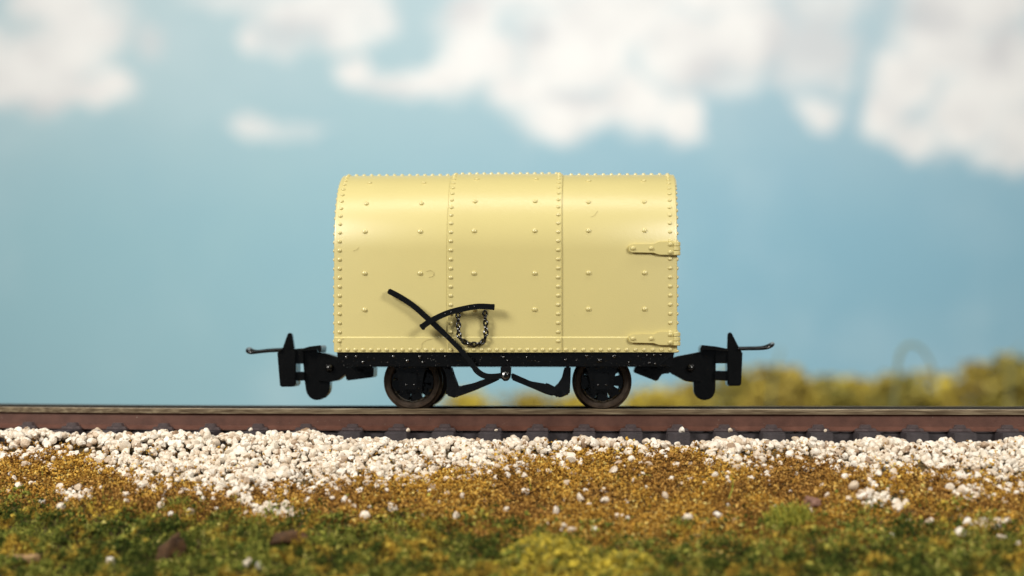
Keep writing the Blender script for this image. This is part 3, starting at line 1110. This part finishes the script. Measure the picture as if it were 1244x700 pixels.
COL.objects.unlink(chain); bpy.data.objects.remove(chain)
bm_obj('chain', bm, M['lever'], guide, 60)
# pivot bracket, rods, blocks (in line with the near wheels)
BY = -0.70
piv = part_px('brake_bracket', [(608, 445), (621, 445), (620.5, 456), (619, 461), (614.5, 463.8), (610, 462), (608, 457)], -1.06, .12, 'black', bev=.012)
c = wl(614.2, 456.5, -1.07)
bm = bmesh.new()
add_dome(bm, c, (0, -1, 0), .055, .045, 16)
add_tube(bm, [(c.x, -1.05, c.z), (c.x, -.6, c.z)], .03, 10)
bm_obj('pivot_boss', bm, M['lever'], piv, 50)
part_px('brake_rod', [(607, 457.8), (601, 458.5), (590, 460), (575, 465.5), (556, 469.6), (551, 473), (553, 483), (559, 481), (577, 474.5), (596, 464.5), (608, 461)], -.86, .07, 'black')
part_px('brake_shoe', [(536, 445), (548.7, 445), (549.7, 456), (553, 464.5), (558.5, 470.5), (558, 480), (553.5, 484), (542.5, 480.5), (540.5, 476), (544.5, 468), (544, 458)], -.80, .18, 'black')
part_px('brake_rod', [(621, 452.8), (645, 463.4), (660, 467.5), (662, 465), (665, 465.5), (674, 470), (680, 477), (672, 481.5), (660, 478), (646, 470), (621, 461.5)], -.86, .07, 'black')
part_px('brake_shoe', [(685.6, 445), (693.4, 445), (693, 462), (692, 479.5), (683, 480.5), (677.6, 484.0), (670, 477.5), (670.5, 472), (679, 467.3), (684, 459.5), (686, 452)], -.80, .18, 'black')

# couplers on the centre line
def coupler_parts(root, P):
    for name, outl, hw, yc_, mat, bev in P:
        bm = bmesh.new()
        px_prism(bm, outl, yc_ - hw, 2 * hw, bev)
        bm_obj(name, bm, M[mat], root, 14)
def coupler(pos_px):
    c = wl(*pos_px, 0)
    r_ = bpy.data.objects.new('coupler', None); COL.objects.link(r_); r_.parent = wagon
    return r_
LC = coupler((380, 445))
coupler_parts(LC, [
    ('fin', [(349.5, 405.2), (352, 404.3), (354.6, 405.4), (357.6, 424), (342.6, 425)], .045, 0, 'hook', .008),
    ('buffer_block', [(336.5, 427.5), (342, 424.5), (359.5, 424), (359.5, 468.5), (356, 470), (340, 470.2)], .20, 0, 'hook', .014),
    ('link_bar', [(357, 424), (369, 423), (369, 442), (357, 442)], .16, 0, 'hook', .008),
    ('link_bar', [(356, 451.8), (370, 451.8), (370, 462.5), (356, 462.8)], .16, 0, 'hook', .008),
    ('top_plate', [(364.5, 424.4), (376, 421), (389, 419.4), (390.5, 421.5), (390, 428), (387, 428), (386.5, 424.4), (366, 427.4)], .24, 0, 'hook', .006),
    ('hook_plate', [(367, 427), (386, 425), (386, 436), (398, 437), (401, 460), (400.5, 474), (398, 479.5), (392.5, 482.5), (389, 485.8), (382, 486.4), (376, 483), (372, 477), (370, 463)], .11, 0, 'hook', .012),
    ('shank', [(385, 428), (396, 429.4), (411, 434), (411, 440), (420, 446.5), (420.5, 454), (410, 462.5), (401, 464), (386, 464)], .15, 0, 'hook', .012),
    ('mounting_box', [(417, 446), (454, 446), (453.5, 458.5), (421, 462.6)], .22, 0, 'hook', .012),
])
RC = coupler((860, 445))
coupler_parts(RC, [
    ('fin', [(884, 405.4), (886.4, 403.6), (888.8, 404.4), (899.2, 425), (883.4, 425)], .045, 0, 'hook', .008),
    ('buffer_block', [(883.4, 424), (897, 424), (902.2, 427.4), (900.5, 468.8), (883.6, 469)], .20, 0, 'hook', .014),
    ('link_bar', [(869, 422.4), (886, 424), (886, 441.6), (869, 441.6)], .16, 0, 'hook', .008),
    ('link_bar', [(868, 450.5), (886, 451), (886, 462.8), (868, 462)], .16, 0, 'hook', .008),
    ('top_plate', [(850.6, 423.6), (852.6, 419.2), (870, 421), (885, 424), (885, 426.6), (868, 425.4), (854, 424.6), (853, 428), (850.6, 428)], .24, 0, 'hook', .006),
    ('hook_plate', [(852, 425), (870, 425), (869.3, 470), (868.4, 478), (865, 483.4), (859, 486.3), (853, 486.3), (846.5, 483), (843, 477), (842.4, 462), (842.4, 440), (852, 436)], .11, 0, 'hook', .012),
    ('shank', [(815, 436.5), (822, 433), (838, 430), (853, 427), (853, 464), (842, 464.5), (832, 463), (825, 459), (818, 454), (812, 452)], .15, 0, 'hook', .012),
    ('mounting_box', [(772.4, 445.4), (803, 445.4), (814, 445.6), (814, 454), (803, 454), (801.6, 459), (798, 463.6), (769.4, 452.4)], .22, 0, 'hook', .012),
])
for root, px in ((LC, 400.6), (RC, 838.8)):
    c = wl(px, 447.5, -.15)
    bm = bmesh.new()
    add_tube(bm, [(c.x, -.15, c.z), (c.x, .15, c.z)], .050, 16)
    add_dome(bm, (c.x, -.15, c.z), (0, -1, 0), .055, .055, 16)
    bm_obj('pin', bm, M['hook'], root, 50)
# the flat loops
def loop(root, pxs, r0):
    top = [wl(a, b, 0) for a, b in pxs]
    pts = []
    n = len(top)
    for i, p in enumerate(top):
        w = .21 * min(1, (1 - i / (n - 1)) * 3 + .25) if i < n - 1 else .07
        pts.append((p.x, -w, p.z))
    back = [(p[0], -p[1], p[2] + .012) for p in reversed(pts)]
    P = spline([Vector(q) for q in pts + back], 4)
    bm = bmesh.new()
    add_tube(bm, P, r0, 10, flat=.85)
    bm_obj('coupling_loop', bm, M['hook'], root, 60)
loop(LC, [(345, 425.8), (333, 426.2), (320, 427.2), (310, 428.4), (304.5, 427.4), (302.2, 425)], .026)
loop(RC, [(895, 424.2), (908, 424), (920, 423.8), (929, 423), (935, 420.8), (938.4, 418.6)], .023)

# stray dust fibres on the paint
def fibre(pts, lab):
    P = []
    for px, py in pts:
        p, n = surf(px, py); P.append(p + n * .006)
    root = WM @ P[0]
    rot = WM.to_3x3()
    P = [rot @ (p - P[0]) for p in P]
    bm = bmesh.new(); add_tube(bm, spline(P, 4), .0015, 5)
    o = bm_obj('dust_fibre', bm, M['fibre'], None, 60)
    o.location = root
    tag(o, lab, 'fibre')
fibre([(429, 305), (433, 303), (436, 300)], 'short dark dust fibre on the left end of the van side, between the upper rivets')
fibre([(717.5, 264.5), (722, 262.5), (726, 257)], 'dark dust fibre on the roof curve right of the second seam')
fibre([(518, 330), (523, 328.5), (527, 331.5), (526, 335.5), (521, 336.8)], 'hooked dust fibre beside a rivet left of the first seam')
fibre([(413.5, 421), (413, 414), (418, 411)], 'dark dust fibre at the lower left corner of the van side')
fibre([(512, 424), (513, 417), (519, 413), (525, 412)], 'bent dust fibre on the lower strip under the crossing of lever and guide')

# ------------------------------------------------------------------ bushes behind the line
leafv = crumb_variants(8, 77)
def bush(px, top, w_px, Y, mat, label, n=900):
    d = Y - CAM.y
    u = d / F
    X = (px - CX) * u; zt = CAM.z + (HY - top) * u; zb = -2.5
    w = w_px * u
    r_ = bpy.data.objects.new('bush', None); COL.objects.link(r_)
    r_.location = (X, Y, zb)
    tag(r_, label, 'bush', 'bushes behind the track')
    H = zt - zb
    # clumps spread through a rounded crown
    nc = 46
    cl = []
    for k in range(nc):
        a = rng.uniform(0, 2 * np.pi); q = math.sqrt(rng.random()); hh = rng.uniform(0.25, 1.0)
        lim = math.sqrt(max(0.05, 1 - (max(hh - 0.35, 0) / 0.68) ** 2))
        cl.append((math.cos(a) * q * w / 2 * lim, math.sin(a) * q * w / 2 * lim, hh * H * rng.uniform(.9, 1.0)))
    cl = np.array(cl)
    idx = rng.integers(0, nc, n)
    pos = cl[idx] + rng.normal(0, 0.12 * w / 2 + .06, (n, 3))
    pos[:, 2] = np.minimum(pos[:, 2], H * 1.02)
    me = scatter_mesh('foliage', leafv, pos, np.clip(rng.lognormal(np.log(0.085), 0.35, n), .03, .2), smooth_f=False)
    link_mesh('foliage', me, M[mat], r_)
    bm = bmesh.new()
    for k in range(5):
        c = cl[k]
        add_tube(bm, [(0, 0, 0), (c[0] * .4, c[1] * .4, c[2] * .5), (c[0], c[1], c[2])], [.07, .05, .02], 6)
    bm_obj('stem', bm, M['stem'], r_, 60)
BUSH = [
        (565, 481, 70, 26, 'ochre', 'low ochre bush between the wheels, left of the brake pivot'),
        (640, 483, 70, 27, 'rust', 'low russet bush between the wheels, right of the brake pivot'),
        (700, 484, 60, 26, 'ochre', 'low ochre bush hidden mostly behind the right wheel'),
        (790, 476, 70, 25, 'ochre', 'yellow bush just right of the right wheel'),
        (838, 466, 70, 27, 'rust', 'russet bush below the shank of the right coupler'),
        (890, 455, 64, 26, 'olive', 'green bush directly below the right coupler hook'),
        (945, 450, 80, 24, 'rust', 'russet topped bush right of the right coupler, tallest in the middle group'),
        (1002, 462, 64, 26, 'olive', 'olive bush between the russet bush and the gap'),
        (1048, 466, 60, 27, 'ochre', 'low ochre bush in the dip right of the olive one'),
        (1092, 460, 70, 25, 'olive', 'olive bush under the arched grass blade'),
        (1140, 456, 70, 26, 'ochre', 'ochre bush left of the tall pair at the right edge'),
        (1190, 446, 80, 25, 'rust', 'tall russet bush, second from the right edge'),
        (1240, 437, 84, 24, 'olive', 'tall yellow green bush cut by the right edge of the view'),
        (1300, 440, 90, 26, 'ochre', 'ochre bush beyond the right edge')]
for px, tp, w, Y, mt, lb in BUSH:
    bush(px, tp, w * 1.25, Y, mt, lb)
def blade(px, pts, Y, label):
    u = (Y - CAM.y) / F
    P = [Vector(((a - CX) * u, 0, CAM.z + (HY - b) * u)) for a, b in pts]
    root = Vector((P[0].x, Y, P[0].z))
    bm = bmesh.new()
    Q = spline([p - P[0] for p in P], 6)
    n = len(Q)
    add_tube(bm, Q, [.042 * (1 - .6 * i / n) for i in range(n)], 6)
    o = bm_obj('wild_grass', bm, M['sedge'], None, 60)
    o.location = root
    tag(o, label, 'grass blade')
blade(0, [(1082, 540), (1088, 470), (1093, 432), (1104, 419), (1120, 424), (1132, 444), (1138, 462)], 16, 'single arched grass blade rising out of the bushes, badly out of focus')
blade(0, [(934, 540), (938, 470), (944, 440), (950, 424)], 20, 'thin upright grass blade above the russet bush by the right coupler')
blade(0, [(1228, 540), (1226, 470), (1230, 434), (1238, 420)], 20, 'thin upright grass blade above the bush at the right edge')

# ------------------------------------------------------------------ sky board with painted clouds
SY = 45.0
su = (SY - CAM.y) / F
def sky_xy(px, py):
    return (px - CX) * su, CAM.z + (HY - py) * su
bm = bmesh.new()
add_prism(bm, [(-46, SY, -2.8), (46, SY, -2.8), (46, SY, 30), (-46, SY, 30)], 0.3, 0)
CL = [(60, 70, 80, 48, 1), (100, 30, 66, 44, 1), (25, 95, 55, 42, 1), (128, 112, 40, 28, 1), (80, 112, 60, 26, 1), (185, 48, 26, 24, .55), (70, 0, 80, 40, 1), (-40, 70, 70, 60, 1),
      (385, 22, 100, 34, .95), (412, 46, 48, 26, .9), (300, 48, 24, 20, .9), (345, 48, 50, 24, .65), (320, 0, 110, 22, .6), (455, 22, 34, 30, .9), (410, 0, 80, 30, .9),
      (313, 148, 34, 17, .75), (352, 160, 60, 11, .42),
      (434, 95, 26, 24, 1), (490, 106, 64, 20, .95), (545, 100, 60, 28, 1), (590, 70, 58, 52, 1), (575, 20, 50, 40, 1), (640, 108, 60, 40, 1), (700, 70, 90, 60, 1), (735, 25, 120, 55, 1),
      (690, 140, 70, 38, 1), (768, 128, 60, 48, 1), (826, 140, 34, 40, 1), (835, 60, 80, 60, 1), (900, 45, 70, 55, 1), (888, 95, 40, 30, .7), (640, -24, 90, 46, 1), (840, -20, 160, 50, 1),
      (985, 62, 62, 52, .82), (955, 100, 36, 24, .6), (1000, 10, 60, 40, .75), (991, 134, 32, 24, .9), (1020, 100, 20, 16, .6),
      (1075, 140, 38, 34, 1), (1095, 100, 50, 52, 1), (1140, 60, 76, 64, 1), (1175, 140, 66, 56, 1), (1215, 90, 76, 76, 1), (1245, 160, 60, 50, 1), (1180, 5, 110, 50, 1), (1110, 165, 40, 26, .95), (1220, 190, 44, 22, .9),
      (1330, 120, 80, 90, 1), (1420, 60, 90, 60, .9), (-180, 40, 90, 40, .9), (200, -90, 160, 60, .9), (700, -120, 240, 70, 1), (1200, -130, 200, 70, 1)]
GREY = [(985, 50, 70, 60), (1130, 20, 40, 30), (560, 10, 40, 24), (860, 90, 50, 30), (690, 120, 60, 12), (45, 125, 60, 12), (185, 50, 40, 30), (350, 45, 60, 22), (1215, 60, 26, 40), (470, 112, 70, 10), (660, 40, 18, 18), (940, 60, 30, 70)]
def mat_sky():
    m, nt, b = new_mat('printed sky')
    tc = nt.nodes.new('ShaderNodeTexCoord')
    sx = nt.nodes.new('ShaderNodeSeparateXYZ')
    nt.links.new(tc.outputs['Object'], sx.inputs[0])
    def nz(scale, off):
        mp = nt.nodes.new('ShaderNodeMapping'); mp.inputs['Location'].default_value = off
        nt.links.new(tc.outputs['Object'], mp.inputs[0])
        n = nt.nodes.new('ShaderNodeTexNoise'); n.inputs['Scale'].default_value = scale; n.inputs['Detail'].default_value = 5
        n.inputs['Roughness'].default_value = .58
        nt.links.new(mp.outputs[0], n.inputs['Vector'])
        return n.outputs[0]
    n1, n2 = nz(.55, (3, 1, 7)), nz(.55, (31, 5, 2))
    dx = math_n(nt, 'MULTIPLY_ADD', n1, 2.1, -1.05)
    dz = math_n(nt, 'MULTIPLY_ADD', n2, 2.1, -1.05)
    X = math_n(nt, 'ADD', sx.outputs[0], dx)
    Z = math_n(nt, 'ADD', sx.outputs[2], dz)
    cv = nt.nodes.new('ShaderNodeCombineXYZ')
    nt.links.new(X, cv.inputs[0]); nt.links.new(Z, cv.inputs[1])
    def blob(px, py, rx, ry, lo, hi):
        x0, z0 = sky_xy(px, py)
        mp = nt.nodes.new('ShaderNodeVectorMath'); mp.operation = 'MULTIPLY_ADD'
        kx, kz = 1 / (rx * su), 1 / (ry * su)
        mp.inputs[1].default_value = (kx, kz, 0)
        mp.inputs[2].default_value = (-x0 * kx, -z0 * kz, 0)
        nt.links.new(cv.outputs[0], mp.inputs[0])
        ln = nt.nodes.new('ShaderNodeVectorMath'); ln.operation = 'LENGTH'
        nt.links.new(mp.outputs[0], ln.inputs[0])
        return smooth(nt, ln.outputs['Value'], lo, hi)      # lo > hi gives 1 inside
    dens = None
    for px, py, rx, ry, w in CL:
        s = blob(px, py, rx, ry, 1.20, .44)
        if w < 1: s = math_n(nt, 'MULTIPLY', s, w)
        dens = s if dens is None else math_n(nt, 'MAXIMUM', dens, s)
    gr = None
    for px, py, rx, ry in GREY:
        s = blob(px, py, rx, ry, 1.25, .2)
        gr = s if gr is None else math_n(nt, 'MAXIMUM', gr, s)
    tone = nz(.30, (11, 3, 5))
    lr = math_n(nt, 'ADD', smooth(nt, sx.outputs[0], -14, 14), math_n(nt, 'MULTIPLY_ADD', tone, .9, -.45), clamp=True)
    blue = mixc(nt, lr, (.262, .428, .468, 1), (.215, .385, .462, 1))
    veil = nz(.16, (1, 9, 14))
    blue = mixc(nt, math_n(nt, 'MULTIPLY', smooth(nt, veil, .45, .75), .18), blue, (.62, .70, .70, 1))
    puff = nz(.75, (7, 2, 3))
    white = mixc(nt, math_n(nt, 'MULTIPLY', smooth(nt, puff, .36, .66), .5), (.72, .708, .672, 1), (.57, .563, .55, 1))
    white = mixc(nt, math_n(nt, 'MULTIPLY', gr, .6), white, (.48, .48, .485, 1))
    hz = math_n(nt, 'MULTIPLY', smooth(nt, Z, 3.5, 13.5), .50)
    blue = mixc(nt, hz, blue, (.50, .56, .56, 1))
    c = mixc(nt, dens, blue, white)
    nt.links.new(c, b.inputs['Base Color'])
    b.inputs['Roughness'].default_value = .9
    b.inputs['Specular IOR Level'].default_value = .1
    return m
sky = bm_obj('sky', bm, mat_sky(), None, None)
tag(sky, kind='structure')

# ------------------------------------------------------------------ lights
def area(name, loc, target, sx, sy, power, col):
    l = bpy.data.lights.new(name, 'AREA')
    l.shape = 'RECTANGLE'; l.size = sx; l.size_y = sy; l.energy = power; l.color = col
    o = bpy.data.objects.new(name, l); COL.objects.link(o)
    o.location = loc
    o.rotation_euler = (Vector(target) - Vector(loc)).to_track_quat('-Z', 'Y').to_euler()
    return o
area('key_lamp', (-20, -13, 14), (0, 0, .6), 8, 8, 7300, (1, .96, .885))
area('side_lamp', (13, -14, 11), (0, 0, .6), 6.0, 6.0, 3150, (1, .96, .885))
area('top_lamp', (0, -2.9, 16), (0, .6, 1), 24, 2.2, 1200, (1, .97, .91))
area('sky_lamp', (0, 9, 17), (0, 45, 6), 44, 5, 18700, (1, 1, 1))

w = bpy.data.worlds.new('World'); S.world = w; w.use_nodes = True
w.node_tree.nodes['Background'].inputs[0].default_value = (.80, .90, 1.0, 1)
w.node_tree.nodes['Background'].inputs[1].default_value = .08

# ------------------------------------------------------------------ camera
cd = bpy.data.cameras.new('camera')
cam = bpy.data.objects.new('camera', cd); COL.objects.link(cam)
cam.location = CAM
cam.rotation_euler = (R(90), 0, 0)
cd.sensor_width = 36
cd.lens = 36 * F / 1244
cd.shift_y = (HY - 350) / 1244
cd.clip_end = 300
cd.dof.use_dof = True
cd.dof.focus_distance = 23.2
cd.dof.aperture_fstop = cd.lens * .001 / .42
S.camera = cam
S.view_settings.view_transform = 'Standard'
S.view_settings.look = 'None'
S.view_settings.exposure = 0
S.view_settings.gamma = 1
